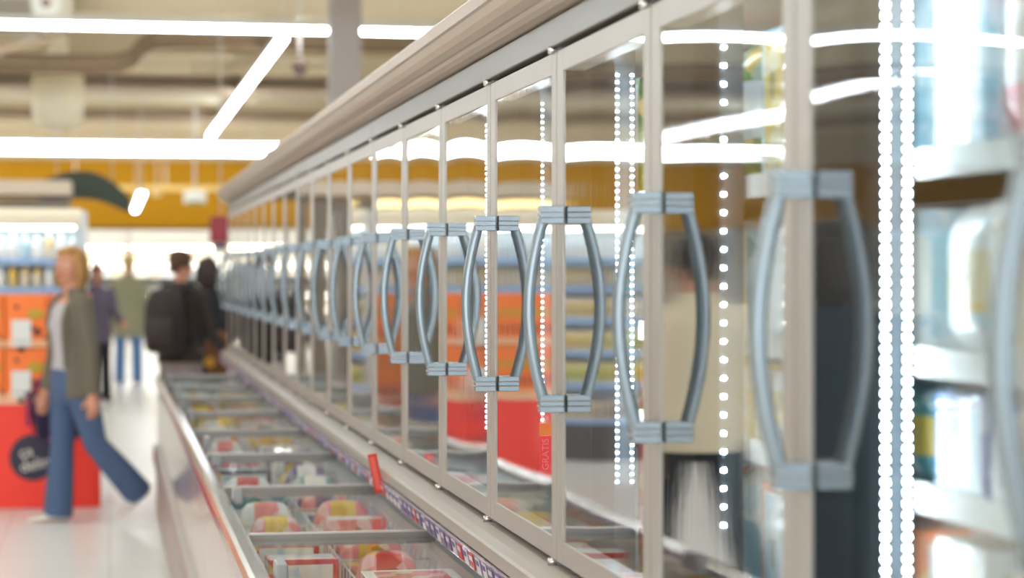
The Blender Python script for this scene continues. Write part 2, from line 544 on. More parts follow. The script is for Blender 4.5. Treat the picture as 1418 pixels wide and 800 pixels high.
def handle_mesh(yc, z0=1.262, z1=1.66):
    """bowed grab bar between two end blocks"""
    mb = MB()
    for (za, zb) in ((z1 - .034, z1), (z0, z0 + .034)):
        mb.box((-.046, yc - .016, za), (0.0, yc + .016, zb), M_HANDLE)
        mb.box((-.0475, yc - .0175, za + .011), (-.0005, yc + .0175, za + .0135), M_STEEL)
        mb.box((-.0475, yc - .0175, za + .021), (-.0005, yc + .0175, za + .0235), M_STEEL)
    n = 22
    pts = []
    for i in range(n + 1):
        t = i / n
        z = z0 + .02 + (z1 - z0 - .04) * t
        pts.append((-.036 - .030 * math.sin(PI * t) ** .9 if 0 < t < 1 else -.036, yc, z))
    mb.tube(pts, .0135, M_HANDLE, 12, squash=(1.0, .85))
    return mb

def led_mesh(step=.0143):
    mb = MB()
    mb.box((0, 0, 1.11), (.007, .004, 1.93), M_LEDBASE)
    i = mb.mi(M_LED)
    z = 1.118
    while z < 1.92:
        mb.box((.0005, -.003, z), (.0065, 0.0005, z + .004), M_LED)
        z += step
    return mb

proto = {}

def upright(y0, nd, label, last=False, first=False):
    L = nd * PITCH
    r = empty('upright_freezer', (XD, y0, 0)); tag(r, label, 'freezer', 'glass door freezers in one long run')
    mb = MB()
    mb.box((.0, 0, 0), (.78, L, .86), M_INNER)          # base behind the chests
    mb.box((.05, 0, .86), (.78, L, .935), M_INNER)
    mb.box((.73, 0, .935), (.78, L, 2.05), M_INNER)
    mb.box((.05, 0, 1.985), (.73, L, 2.05), M_INNER)
    if last: mb.box((.0, L, 0), (.78, L + .03, 2.05), M_HEAD)
    if first: mb.box((.0, -.03, 0), (.78, 0, 2.05), M_HEAD)
    mb.build('cabinet', r)
    mb = MB(); mb.box((-.004, .002, 1.976), (.05, L - .002, 2.033), M_HEAD); mb.build('header', r, bevel=.003)
    mb = MB()
    mb.prism_y([(.05, 2.035), (-.012, 2.035), (-.026, 2.04), (-.036, 2.048), (-.04, 2.056), (-.046, 2.058), (-.06, 2.068), (-.068, 2.082), (-.074, 2.100),
                (-.080, 2.104), (-.084, 2.128), (-.072, 2.14), (.78, 2.14), (.78, 2.052), (.05, 2.052)], .001, L - .001, M_CORN)
    mb.build('cornice', r)
    mb = MB(); mb.box((.02, .001, 1.966), (.048, L - .001, 1.975), M_GASKET); mb.box((.02, .001, .956), (.048, L - .001, .966), M_GASKET); mb.build('dark_gap_strip', r)  # shade of the gaps above and below the doors, put in as dark strips
    mb = MB()
    mb.prism_y([(.05, .955), (-.004, .955), (-.03, .950), (-.05, .942), (-.054, .936), (-.054, .908), (-.05, .904), (.0, .904), (.05, .86)], .001, L - .001, M_DOOR)
    mb.build('ledge', r)
    mb = MB()
    mb.prism_y([(-.053, .9035), (-.060, .9035), (-.050, .857), (-.043, .857)], .001, L - .001, M_RAIL)
    rail = mb.build('price_rail', r)
    # paper labels in the rail
    n = int(L / .085)
    for k in range(n):
        ya = .03 + k * .085
        key = ('tag', random.choice('ppppwwprw'))
        if key not in proto:
            mm = {'p': M_TAGP, 'w': M_TAGW, 'r': M_TAGR}[key[1]]
            t = MB()
            dx = .010 / .0465
            t.prism_y([(-.0605, .898), (-.0618, .898), (-.0535, .862), (-.0522, .862)], 0, .052, mm)
            t.prism_y([(-.0612, .893), (-.0624, .893), (-.0600, .882), (-.0588, .882)], .006, .046, M_TAGW if key[1] != 'w' else M_TAGP)
            proto[key] = t.build('price_label', rail, loc=(0, ya, 0))
        else:
            c = proto[key].copy(); COL.objects.link(c); c.parent = rail; c.location = (0, ya, 0)
    mb = MB(); mb.box((.095, .01, 1.962), (.125, L - .01, 1.976), M_LEDBASE); mb.box((.10, .02, 1.957), (.12, L - .02, 1.962), mat('top_lamp', (228, 244, 255), .4, emit=14.0)); mb.build('top_lamp', r)
    # shelves
    for z in (1.25, 1.425, 1.68):
        s = MB()
        s.box((.172, .01, z - .012), (.70, L - .01, z), M_WIRE)
        s.box((.166, .01, z - .026), (.172, L - .01, z + .012), M_WIRE)
        s.build('shelf', r)
    for k in range(nd + 1):
        if k == nd and not last: continue
        yy = k * PITCH + (.008 if k == 0 else 0) - (.034 if k == nd else 0)
        def put(key, make, name, x):
            if key not in proto:
                proto[key] = make().build(name, r, loc=(x, yy, 0))
            else:
                c = proto[key].copy(); COL.objects.link(c); c.parent = r; c.location = (x, yy, 0)
        put('mull', lambda: MB().box((.058, .004, .94), (.117, .03, 1.984), M_MULL).box((.117, .005, .94), (.16, .028, 1.984), M_LEDBASE), 'mullion', 0)
        if k == 0 and y0 > 0:
            put('led_joint', lambda: led_mesh(.030), 'led_strip_or_reflection', .121)
        else:
            put('led', led_mesh, 'led_strip_or_reflection', .118)
            if y0 < 0 or (y0 < 4 and k == 1): put('led', led_mesh, 'led_strip_or_reflection', .148)  # second glowing strip stands in for a reflection of the first
    # doors
    for k in range(nd):
        if 'door' not in proto:
            mb, a, b = door_mesh()
            d = mb.build('door', r, bevel=.003)
            pane_mesh(a, b).build('glass_pane', d, recalc=False)
            mb = handle_mesh(b - .002 + .004); mb.build('handle', d, bevel=.002)
            for zz in (DZ0 - .006, DZ1 + .004):
                mb = MB(); mb.box((.006, .012, zz - .004), (.03, .05, zz + .006), M_STEEL); mb.tube([(-.002, .03, zz - .006), (-.002, .03, zz + .008)], .010, M_CHROME, 12); mb.build('hinge', d)
            proto['door'] = d
        else:
            d = copy_tree(proto['door'], r)
        d.location = (0, k * PITCH, 0)
        # no two glazing units are drawn in by the same amount
        if y0 < 0 and k == 4: bw = .0007
        elif y0 < 4 and k == 0: bw = .0012
        else: bw = (.0020, .0014, .0024)[k % 3]
        if ('pane', bw) not in proto:
            t_ = pane_mesh(.05, PITCH - .058, bw).build('glass_pane', None, recalc=False); proto[('pane', bw)] = t_.data; bpy.data.objects.remove(t_)
        for ch in d.children:
            if ch.name.startswith('glass_pane'): ch.data = proto[('pane', bw)]
    return r

ORD = ['nearest five-door glass freezer, running past the camera', 'five-door glass freezer whose handle stands in focus', 'five-door glass freezer third from the camera',
       'five-door glass freezer fourth from the camera', 'short two-door glass freezer closing the far end of the run']
YB = 3.408 - 3.75
for k in range(4):
    upright(YB + 3.75 * k, 5, ORD[k], first=(k == 0))
upright(YB + 15.0, 2, ORD[4], last=True)

# red price flag clipped to the rail, vertical tag behind the glass
r = MB()
r.prism_x([(-.004, -.06), (.004, -.06), (.006, .06), (-.002, .06)], -.016, .012, M_TAGR)
r.prism_x([(-.0055, -.05), (-.0042, -.05), (-.0022, .052), (-.0035, .052)], -.012, .004, mat('flag_pink', (232, 96, 82), .4))
o = r.build('price_flag', None, loc=(XD - .070, 6.5, .925)); o.rotation_euler = (0, -.2, 0)
tag(o, 'small red price flag standing out from the freezer price rail', 'price flag')
r = empty('promotion_tag', (XD + .112, 4.895, 1.07)); tag(r, 'upright pink tag with white lettering behind the in-focus glass door', 'tag')
MB().box((0, -.004, 0), (.028, 0, .085), mat('tag_pink', (214, 52, 96), .4)).build('tag_card', r)
MB().box((0, -.004, .086), (.028, 0, .115), mat('tag_lime', (206, 220, 60), .4)).build('tag_head', r)
text_mesh('lettering', 'GRATIS', .022, M_TAGW, .0008, r, (.014, -.0052, .043), (PI / 2, -PI / 2, 0))

# ------------------------------------------------------------------ chest freezers along the foot of the run
XC = 0.300
ZR = .85
def chest(y0, label, first=False, last=False):
    L = 3.75
    r = empty('chest_freezer', (XC, y0, 0)); tag(r, label, 'freezer', 'chest freezers under the glass doors')
    W = XD - XC - .004
    mb = MB()
    mb.box((.03, 0, .05), (W, L, .10), M_INNER)
    mb.box((.035, 0, .10), (.058, L, .80), M_INNER)
    mb.box((W - .02, 0, .10), (W, L, .82), M_INNER)
    mb.box((.058, 0, .57), (W - .02, L, .605), M_INNER)
    if first: mb.box((.03, 0, .10), (W, .03, .80), M_INNER)
    if last: mb.box((.03, L - .03, .10), (W, L, .80), M_INNER)
    mb.build('tub', r)
    for k in range(3):
        MB().box((.008, k * 1.25 + .004, .405), (.035, (k + 1) * 1.25 - .004, .80), M_PANEL).build('front_panel', r, bevel=.004)
    MB().box((.0, .001, 0), (.05, L - .001, .29), M_KICK).build('kick_plate', r)
    mb = MB(); mb.prism_y([(.03, .29), (-.012, .295), (-.022, .31), (-.022, .38), (-.012, .395), (.03, .40)], .001, L - .001, M_STEEL); mb.build('bumper', r)
    mb = MB(); mb.prism_y([(.0, .80), (-.004, .815), (-.002, .838), (.006, .849), (.018, .853), (.044, .851), (.055, .845), (.06, .828), (.058, .80)], .001, L - .001, M_CHROME); mb.build('rim', r)
    for k in range(4):
        ya = k * 1.25
        if k == 3 and not last: continue
        mb = MB(); y_ = ya if k < 3 else ya - .024
        mb.box((.058, y_, .815), (W - .01, y_ + .024, .846), M_BAR); mb.box((.058, y_ + .004, .846), (W - .01, y_ + .018, .850), mat('bar_edge', (206, 200, 194), .3, .5)); mb.build('lid_bar', r)
    for k in range(3):
        ya = k * 1.25
        g = MB().box((.06, ya + .025, .832), (W - .012, ya + 1.249, .836), M_LID).build('lid_glass', r)
        mb = MB(); yy = ya + (.40 if k == 1 else .85)
        mb.prism_x([(yy, .836), (yy + .02, .88), (yy + .12, .88), (yy + .14, .836)], .066, .092, mat('lid_handle_grey', (146, 147, 151), .35)); mb.build('lid_handle', r, bevel=.005)
        # wire basket dividers
        for j in range(3):
            mb = MB(); yj = ya + .03 + j * .40
            for z in (.61, .69, .77): mb.tube([(.062, yj, z), (W - .022, yj, z)], .003, M_WIRE, 6)
            for q in range(11): mb.tube([(.066 + q * .043, yj, .606), (.066 + q * .043, yj, .77)], .0022, M_WIRE, 6)
            mb.build('basket_divider', r)
        mb = MB()
        for z in (.61, .69, .77): mb.tube([(.30, ya + .03, z), (.30, ya + 1.22, z)], .003, M_WIRE, 6)
        for q in range(16): mb.tube([(.30, ya + .04 + q * .078, .606), (.30, ya + .04 + q * .078, .77)], .0022, M_WIRE, 6)
        mb.build('basket_divider', r)
    return r
CL = ['nearest chest freezer with glass lids, lowest in the photo', 'second glass-lidded chest freezer from the camera', 'third glass-lidded chest freezer from the camera', 'chest freezer with glass lids at the far end, bright steel rim end']
CY = [-.57, 3.18, 6.93, 10.68]
for k in range(4):
    chest(CY[k], CL[k], k == 0, k == 3)

# ------------------------------------------------------------------ packages
PCOL = {'red': (222, 40, 36), 'pink': (240, 130, 134), 'white': (244, 244, 242), 'pale blue': (166, 208, 226), 'blue': (48, 92, 168), 'green': (58, 140, 44), 'yellow': (234, 196, 60),
        'orange': (232, 120, 40), 'cream': (232, 216, 180), 'brown': (104, 62, 38), 'purple': (120, 84, 150), 'teal': (72, 150, 150), 'lime': (196, 208, 90), 'black': (44, 42, 44)}
def pm(c):
    nm = 'print_' + c.replace(' ', '_')
    if nm in _mats: return _mats[nm]
    m = mat(nm, PCOL[c], .3, coat=.3)
    nt = m.node_tree
    tc = nt.nodes.new('ShaderNodeTexCoord'); vo = nt.nodes.new('ShaderNodeTexVoronoi'); vo.inputs['Scale'].default_value = 24; vo.inputs['Randomness'].default_value = .9
    mx = nt.nodes.new('ShaderNodeMix'); mx.data_type = 'RGBA'; mx.blend_type = 'MIX'
    cr = nt.nodes.new('ShaderNodeValToRGB'); cr.color_ramp.interpolation = 'CONSTANT'
    base = rgb(*PCOL[c])
    el = cr.color_ramp.elements
    el[0].position = 0; el[0].color = base
    el[1].position = .55; el[1].color = tuple(min(1, x * .55 + .42) for x in base[:3]) + (1,)
    e = el.new(.72); e.color = tuple(x * .5 for x in base[:3]) + (1,)
    e = el.new(.84); e.color = rgb(232, 190, 90) if c not in ('white', 'pale blue', 'blue', 'teal') else rgb(206, 224, 236)
    e = el.new(.90); e.color = base
    sp = nt.nodes.new('ShaderNodeSeparateColor')
    nt.links.new(tc.outputs['Object'], vo.inputs['Vector']); nt.links.new(vo.outputs['Color'], sp.inputs['Color'])
    nt.links.new(sp.outputs[0], cr.inputs['Fac']); nt.links.new(cr.outputs['Color'], nt.nodes['Principled BSDF'].inputs['Base Color'])
    return m
_pk = {}
def box_pack(c1, c2, sz, name='frozen_box'):
    """printed carton: coloured body, bordered front picture, seam flap"""
    key = ('box', c1, c2, sz, name)
    if key in _pk:
        o = _pk[key].copy(); COL.objects.link(o); return o
    x, y, z = sz
    mb = MB(); mb.box((-x / 2, -y / 2, 0), (x / 2, y / 2, z), pm(c1))
    i2, i3 = mb.mi(pm(c2)), mb.mi(pm('white'))
    bmesh.ops.recalc_face_normals(mb.bm, faces=mb.bm.faces[:])
    fs = [f for f in mb.bm.faces if f.normal.z > .5 or f.normal.x < -.5 or f.normal.y < -.5]
    for f in fs:
        t = min(e.calc_length() for e in f.edges)
        bmesh.ops.inset_individual(mb.bm, faces=[f], thickness=t * .12, depth=0)
        f.material_index = i3
        bmesh.ops.inset_individual(mb.bm, faces=[f], thickness=t * .05, depth=0)
        f.material_index = i2
    o = mb.build(name, None, bevel=.003)
    _pk[key] = o
    return o
def bag_pack(c1, c2, sz, name='frozen_bag'):
    """pillow bag with crimped ends and a coloured band"""
    key = ('bag', c1, c2, sz, name)
    if key in _pk:
        o = _pk[key].copy(); COL.objects.link(o); return o
    x, y, z = sz
    mb = MB(); a, b = mb.mi(pm(c1)), mb.mi(pm(c2))
    n, k = 10, 14
    rings = []
    for i in range(n + 1):
        u = 2 * i / n - 1
        h = (1 - .75 * abs(u) ** 5) if abs(u) < .97 else .14
        w = 1 - .06 * (1 - u * u)
        rings.append([(x / 2 * u, y / 2 * w * (abs(math.cos(2 * PI * j / k)) ** .6) * (1 if math.cos(2 * PI * j / k) > 0 else -1),
                       z / 2 + z / 2 * h * (abs(math.sin(2 * PI * j / k)) ** .6) * (1 if math.sin(2 * PI * j / k) > 0 else -1)) for j in range(k)])
    mb.loft(rings, pm(c1))
    for f in mb.bm.faces:
        c = f.calc_center_median()
        f.material_index = b if abs(c.x) < x * .22 else a
    o = mb.build(name, None)
    _pk[key] = o
    return o

# packs lying in the chests
SPOT = {0: 'nearest', 1: 'second', 2: 'third', 3: 'fourth'}
bays = [(CY[1], 0), (CY[1], 1), (CY[1], 2), (CY[2], 0), (CY[2], 1), (CY[2], 2), (CY[3], 0), (CY[3], 1), (CY[3], 2)]
pal = [['red', 'white', 'pink', 'white', 'purple', 'black'], ['red', 'white', 'pink', 'white', 'red', 'yellow'], ['pink', 'white', 'red', 'yellow', 'pale blue', 'white'],
       ['pale blue', 'white', 'brown', 'teal', 'purple', 'pink'], ['white', 'pale blue', 'yellow', 'cream', 'purple', 'pink'], ['brown', 'yellow', 'cream', 'white', 'black', 'orange'],
       ['brown', 'orange', 'yellow', 'white', 'teal', 'cream'], ['white', 'brown', 'teal', 'cream', 'yellow', 'pink'], ['white', 'cream', 'brown', 'teal', 'black', 'pale blue']]
bname = ['first lidded bay', 'second lidded bay', 'third lidded bay', 'fourth lidded bay', 'fifth lidded bay', 'sixth lidded bay', 'seventh lidded bay', 'eighth lidded bay', 'ninth lidded bay']
for bi, (cy0, k) in enumerate(bays):
    ya = cy0 + k * 1.25
    for cell in range(3):
        for colx in range(2):
            n = 3
            for j in range(n):
                c1 = random.choice(pal[bi]); c2 = random.choice([c for c in pal[bi] + ['white', 'red', 'white'] if c != c1])
                cx_ = XC + (.185 if colx == 0 else .415)
                cy_ = ya + .235 + cell * .40 + (j - 1) * .117
                if random.random() < .55:
                    o = box_pack(c1, c2, (random.choice((.18, .20)), .10, (.085, .14, .195)[j] - random.choice((0, .012)))); w = 'carton'; cat = 'box'
                else:
                    o = bag_pack(c1, c2, (random.choice((.17, .19)), .10, (.10, .15, .205)[j])); w = 'bag'; cat = 'bag'
                o.location = (cx_ + random.uniform(-.008, .008), cy_, .6055)
                o.rotation_euler = (0, 0, random.choice((0, PI)) + random.uniform(-.04, .04))
                where = ('by the steel rim' if colx == 0 else 'by the price rail') + (', near' if cell == 0 else ', middle' if cell == 1 else ', far')
                tag(o, f'{c1} and {c2} frozen {w} in the {bname[bi]} {where}', cat, f'frozen food in the {bname[bi]} of the chests')
# eye-catchers seen in the photo: white framed red cartons, a green pack
for (px, py, c1, c2, sz, lab) in ((600, 790, 'red', 'black', (.24, .20, .03), 'flat red carton with white frame lying highest in the first lidded bay'),
                                  (455, 650, 'green', 'lime', (.05, .05, .16), 'bright green pack standing alone in the third lidded bay')):
    pass
o = box_pack('white', 'red', (.22, .28, .018)); o.location = (XC + .39, 4.94, .8115); o.rotation_euler = (0, .0, 0)
tag(o, 'flat white framed red carton lying on top in the first lidded bay', 'box')
o = box_pack('white', 'red', (.17, .26, .018), 'frozen_box'); o.location = (XC + .19, 4.62, .8115)
tag(o, 'narrow white framed red carton on top beside the steel rim', 'box')
o = box_pack('green', 'lime', (.06, .02, .20), 'frozen_box'); o.location = (XC + .47, 7.36, .6055)
tag(o, 'bright green upright pack in the third lidded bay', 'box')

# packs on the shelves behind the glass
SH = [(.936, 'bottom shelf', .26), (1.251, 'second shelf', .13), (1.426, 'third shelf', .19), (1.681, 'top shelf', .24)]
doors = [(YB + PITCH * 2, 'edge door'), (YB + PITCH * 3, 'nearest whole glass door'), (YB + PITCH * 4, 'second glass door'), (YB + PITCH * 5, 'third glass door'), (YB + PITCH * 6, 'fourth glass door'),
         (YB + PITCH * 7, 'fifth glass door'), (YB + PITCH * 8, 'sixth glass door'), (YB + PITCH * 9, 'seventh glass door'), (YB + PITCH * 10, 'eighth glass door')]
dp = [[['lime', 'green', 'yellow'], ['white', 'blue'], ['white', 'pale blue'], ['pale blue', 'blue']],
      [['yellow', 'lime', 'white', 'white'], ['red', 'purple', 'blue', 'blue'], ['white', 'white'], ['blue', 'pale blue', 'pink', 'pale blue']],
      [['orange', 'yellow', 'white'], ['teal', 'white'], ['white', 'pale blue'], ['pale blue', 'lime', 'blue']],
      [['white', 'red'], ['yellow', 'lime'], ['teal', 'white', 'lime'], ['green', 'blue', 'teal']],
      [['red', 'yellow'], ['orange', 'red'], ['white', 'teal'], ['green', 'pale blue']]]
for di, (yd, dn) in enumerate(doors):
    for si, (z, sn, ph) in enumerate(SH):
        cols = dp[min(di, 4)][si]
        for j in range(4):
            c1 = cols[j % len(cols)]; c2 = random.choice(['white', 'yellow', 'pale blue', 'red', 'white'] if di > 1 else ['white', 'pale blue', 'white'])
            if c2 == c1: c2 = 'cream'
            if (si + j + di) % 3:
                o = box_pack(c1, c2, (.22, .16, ph)); w, cat = 'carton', 'box'
                o.location = (XD + .286, yd + .115 + j * .174, z)
            else:
                o = bag_pack(c1, c2, (ph, .17, .10)); w, cat = 'bag', 'bag'
                o.rotation_euler = (0, PI / 2, 0)
                o.location = (XD + .180, yd + .115 + j * .174, z + ph / 2 + .002)
            tag(o, f'{c1} and {c2} frozen {w} on the {sn} behind the {dn}', cat, f'frozen food behind the {dn}')

# ------------------------------------------------------------------ orange display on a red plinth
DX0, DX1, DY0, DY1 = -1.22, -.06, 14.35, 15.15
M_REDP = mat('plinth_red', (252, 56, 34), .4)
r = empty('promotion_plinth', ((DX0 + DX1) / 2, DY0, 0)); tag(r, 'tall red promotion plinth with a dark round badge carrying the orange trays', 'display stand')
hw = (DX1 - DX0) / 2
MB().box((-hw, 0, 0), (hw, DY1 - DY0, .675), M_REDP).build('plinth_box', r, bevel=.008)
MB().box((-hw - .01, -.01, .675), (hw + .01, DY1 - DY0 + .01, .695), mat('plinth_top', (244, 200, 170), .5)).build('plinth_top', r)
bx = at(48, 14.3)[0] - r.location.x
bz = zat(628, 14.3)
mb = MB(); mb.tube([(bx, -.008, bz), (bx, .0, bz)], .150, mat('badge_navy', (26, 16, 48), .4), 40); bd = mb.build('badge', r)
M_LET = mat('letter_cream', (236, 226, 214), .5)
text_mesh('lettering', 'ça', .10, M_LET, .001, bd, (bx - .045, -.0105, bz + .035), (PI / 2, -.22, 0))
text_mesh('lettering', 'delin', .10, M_LET, .001, bd, (bx + .012, -.0105, bz - .045), (PI / 2, -.22, 0))
M_OR = mat('tray_orange', (255, 126, 42), .45)
def spots(m, c):
    nt = m.node_tree
    tc = nt.nodes.new('ShaderNodeTexCoord'); vo = nt.nodes.new('ShaderNodeTexVoronoi'); vo.inputs['Scale'].default_value = 8.5
    lt = nt.nodes.new('ShaderNodeMath'); lt.operation = 'LESS_THAN'; lt.inputs[1].default_value = .27
    mx = nt.nodes.new('ShaderNodeMix'); mx.data_type = 'RGBA'
    mx.inputs[6].default_value = rgb(255, 126, 42); mx.inputs[7].default_value = rgb(*c)
    nt.links.new(tc.outputs['Object'], vo.inputs['Vector']); nt.links.new(vo.outputs['Distance'], lt.inputs[0])
    nt.links.new(lt.outputs[0], mx.inputs[0]); nt.links.new(mx.outputs[2], nt.nodes['Principled BSDF'].inputs['Base Color'])
spots(M_OR, (120, 46, 26))
M_PEACH = mat('tray_lip_peach', (246, 182, 136), .5)
M_OVAL = mat('tray_oval_olive', (196, 160, 40), .5)
trayp = None
tw = (2 * hw - .06) / 4
for row in range(2):
    for c in range(4):
        for dpt in range(2):
            nm = 'orange display tray, ' + ('upper' if row else 'lower') + ' row, ' + ('front ' if dpt == 0 else 'rear ') + ['outermost on the left', 'second from the left', 'third from the left', 'behind the walking woman'][c]
            if trayp is None:
                tr = empty('display_tray', (0, 0, 0))
                mb = MB()
                w2 = tw / 2 - .004
                mb.box((-w2, .0, .0), (w2, .385, .34), M_OR)
                mb.build('carton', tr, bevel=.006)
                mb = MB(); mb.box((-w2 - .001, -.006, .0), (w2 + .001, -.0005, .05), M_PEACH); mb.build('lip', tr)
                mb = MB(); mb.ball((.06, -.002, .215), (.055, .003, .035), M_OVAL); mb.build('oval_badge', tr)
                trayp = tr; t = tr
            else:
                t = copy_tree(trayp)
            t.location = (DX0 + tw * (c + .5), DY0 + .005 + dpt * .395, .695 + row * .345)
            tag(t, nm, 'display tray', 'orange trays on the red plinth')
for (py, q) in ((460, 'upper'), (529, 'lower')):
    cxx = at(32, 14.3)[0]
    r = empty('price_card', (cxx, DY0 - .012, zat(py, 14.3) - .085)); tag(r, f'white price card on the orange trays, {q} one of the two', 'price card')
    MB().box((-.062, -.004, 0), (.062, 0, .175), mat('card_white', (232, 230, 222), .5)).build('card', r)
    MB().box((-.05, -.0055, .03), (.05, -.0042, .04), mat('card_line', (170, 168, 164), .5)).build('printed_line', r)
    MB().box((-.018, -.006, -.03), (.018, .01, .002), M_GASKET).build('hanging_clip', r)

# ------------------------------------------------------------------ refrigerated shelf behind the display
GX0, GX1, GY = -2.75, -.22, 17.2
r = empty('chilled_shelf', (GX1, GY, 0)); tag(r, 'lit chilled wall shelf with blue shelf edges behind the orange display', 'chilled shelf')
GW = GX1 - GX0
M_BLUE = mat('shelf_edge_blue', (150, 186, 232), .35)
M_CANW = mat('canopy_cream', (244, 232, 204), .45)
mb = MB(); mb.box((-GW, .55, 0), (0, .65, 2.0), M_INNER); mb.box((-GW, .0, 0), (0, .55, .30), mat('shelf_base_dark', (84, 78, 76), .5)); mb.build('cabinet', r)
mb = MB(); mb.prism_x([(-.02, 1.88), (-.05, 1.90), (-.05, 1.97), (0, 2.02), (.65, 2.02), (.65, 1.88)], -GW, .0, M_CANW); mb.build('canopy', r)
mb = MB(); mb.box((-GW + .05, .02, 1.862), (-.05, .07, 1.879), mat('shelf_lamp', (240, 248, 255), .4, emit=6.0)); mb.build('lamp_strip', r)
mb = MB(); mb.box((-.0, -.04, 0), (.045, .65, 2.0), M_INNER); mb.build('side_panel', r, bevel=.01)
SZ = [.32, .62, .88, 1.14, 1.40, 1.62]
for z in SZ:
    mb = MB(); mb.box((-GW, .02, z - .02), (-.002, .55, z), M_INNER); mb.box((-GW, .005, z - .035), (-.002, .02, z + .012), M_BLUE); mb.build('shelf', r)
# bottles and tubs on it
bt = {}
def bottle(c, cap, h=.2, rr=.036):
    k = (c, cap, h)
    if k in bt:
        return copy_tree(bt[k])
    o = MB().tube([(0, 0, 0), (0, 0, .004), (0, 0, h * .62), (0, 0, h * .78), (0, 0, h * .9)], [rr * .9, rr, rr, rr * .5, rr * .42], pm(c), 14).build('bottle')
    MB().tube([(0, 0, h * .9), (0, 0, h)], rr * .5, pm(cap), 12).build('cap', o)
    bt[k] = o
    return o
SN = ['lowest shelf', 'second shelf up', 'third shelf up', 'fourth shelf up', 'fifth shelf up', 'top shelf']
for si, z in enumerate(SZ):
    if si >= 4:
        step, n = .092, 22
    else:
        step, n = .20, 12
    for j in range(n):
        x = GX1 - .06 - j * step - (.03 if si < 4 else 0)
        if si >= 4:
            c = ['white', 'white', 'cream', 'white', 'pale blue'][j % 5] if si == 5 else ['cream', 'yellow', 'white', 'cream'][j % 4]
            cap = ['teal', 'pale blue', 'white'][j % 3]
            o = bottle(c, cap, .21 if si == 5 else .19)
            o.location = (x, GY + .07, z + .001)
            tag(o, f'{c} drink bottle with {cap} cap on the {SN[si]} of the chilled shelf', 'bottle', f'{c} bottles with {cap} caps on the {SN[si]}')
        else:
            c = [['brown', 'purple', 'cream'], ['yellow', 'lime', 'yellow'], ['cream', 'yellow', 'orange'], ['cream', 'brown', 'white']][si][j % 3]
            o = box_pack(c, {'yellow': 'lime', 'lime': 'yellow', 'cream': 'yellow', 'brown': 'cream', 'purple': 'brown', 'orange': 'yellow'}.get(c, 'cream'), (.18, .2, .17), 'chilled_carton')
            o.location = (x - .03, GY + .13, z + .001)
            tag(o, f'{c} chilled carton on the {SN[si]} of the lit shelf', 'box', f'{c} cartons on the {SN[si]} of the chilled shelf')
# taller grey gondola top behind it
gx, gy = at(45, 24.0)
r = empty('store_gondola', (gx - 1.6, gy, 0)); tag(r, 'tall grey-beige shelf unit whose top shows above the chilled shelf', 'shelf unit')
MB().box((-1.2, 0, 0), (2.0, .8, zat(275, 24)), mat('gondola_dark', (120, 106, 92), .5)).build('carcass', r)
MB().box((-1.25, -.12, zat(270, 24)), (2.02, .85, zat(250, 24)), mat('gondola_fascia', (206, 188, 166), .5)).build('fascia', r, bevel=.01)
MB().box((-1.15, -.06, zat(285, 24)), (1.2, -.0, zat(276, 24)), mat('gondola_lamp', (250, 220, 150), .4, emit=1.5)).build('lamp_strip', r)
# far wall of chilled cabinets
M_FARW = mat('far_cab_white', (244, 240, 230), .4)
for u in range(7):
    ux = -8 + u * 2.1
    lab = 'white chilled cabinet under the yellow wall, ' + ['leftmost of the row', 'second from the left', 'third from the left', 'fourth from the left', 'third from the right', 'second from the right', 'rightmost of the row'][u]
    r = empty('chilled_cabinet', (ux, 46.9, 0)); tag(r, lab, 'chilled cabinet', 'chilled cabinets along the far wall')
    mb = MB(); mb.box((.01, .7, 0), (2.09, .8, 2.3), M_FARW); mb.box((.01, 0, 0), (2.09, .7, .35), M_FARW); mb.box((0.01, -.05, 2.05), (2.09, .8, 2.4), M_FARW)
    mb.box((.01, 0, 0), (.05, .7, 2.3), M_FARW); mb.build('carcass', r)
    MB().box((.08, -.02, 2.01), (2.0, .06, 2.045), mat('far_lamp', (255, 244, 224), .4, emit=9.0)).build('lamp_strip', r)
    MB().box((.02, -.06, 1.28), (2.08, .1, 1.40), mat('far_header_dark', (66, 70, 72), .4)).build('price_band', r)
    for z in (.75, 1.05, 1.34, 1.68):
        if z != 1.34: MB().box((.08, .0, z - .05), (2.0, .05, z - .031), mat('added_shelf_lamp', (255, 252, 244), .4, emit=9.0)).build('lamp_strip', r)  # strips under the shelves, added to brighten the cabinets
        mb = MB(); mb.box((.05, .0, z - .03), (2.08, .7, z), M_FARW); mb.build('shelf', r)
    if 2 <= u <= 5:
        for zi, z in enumerate((.75, 1.05, 1.40, 1.68)):
            for j in range(6):
                c = random.choice(['white', 'cream', 'pale blue', 'white', 'cream'] if zi > 1 else ['pale blue', 'white', 'white', 'teal', 'lime'])
                o = box_pack(c, 'cream' if c == 'white' else 'white', (.29, .3, .19), 'chilled_carton'); o.location = (ux + .24 + j * .325, 47.24, z + .001)
                tag(o, f'{c} carton on ' + ['the low', 'the lower middle', 'the upper middle', 'the high'][zi] + ' shelf of the chilled cabinet ' + lab.split(', ')[1], 'box',
                    f'{c} cartons, shelf {zi}, cabinet {u}')

# ------------------------------------------------------------------ people
M_SKIN = mat('skin', (212, 150, 122), .5, noise=.06, nscale=30)
M_LIP = mat('lip', (176, 84, 80), .45)
M_EYEW = mat('eye_white', (236, 232, 226), .3)
M_IRIS = mat('iris', (70, 56, 44), .3)

def ell(cx, cy, z, rx, ry, n=24, p=1.0):
    return [(cx + rx * math.cos(2 * PI * j / n), cy + ry * math.sin(2 * PI * j / n), z) for j in range(n)]

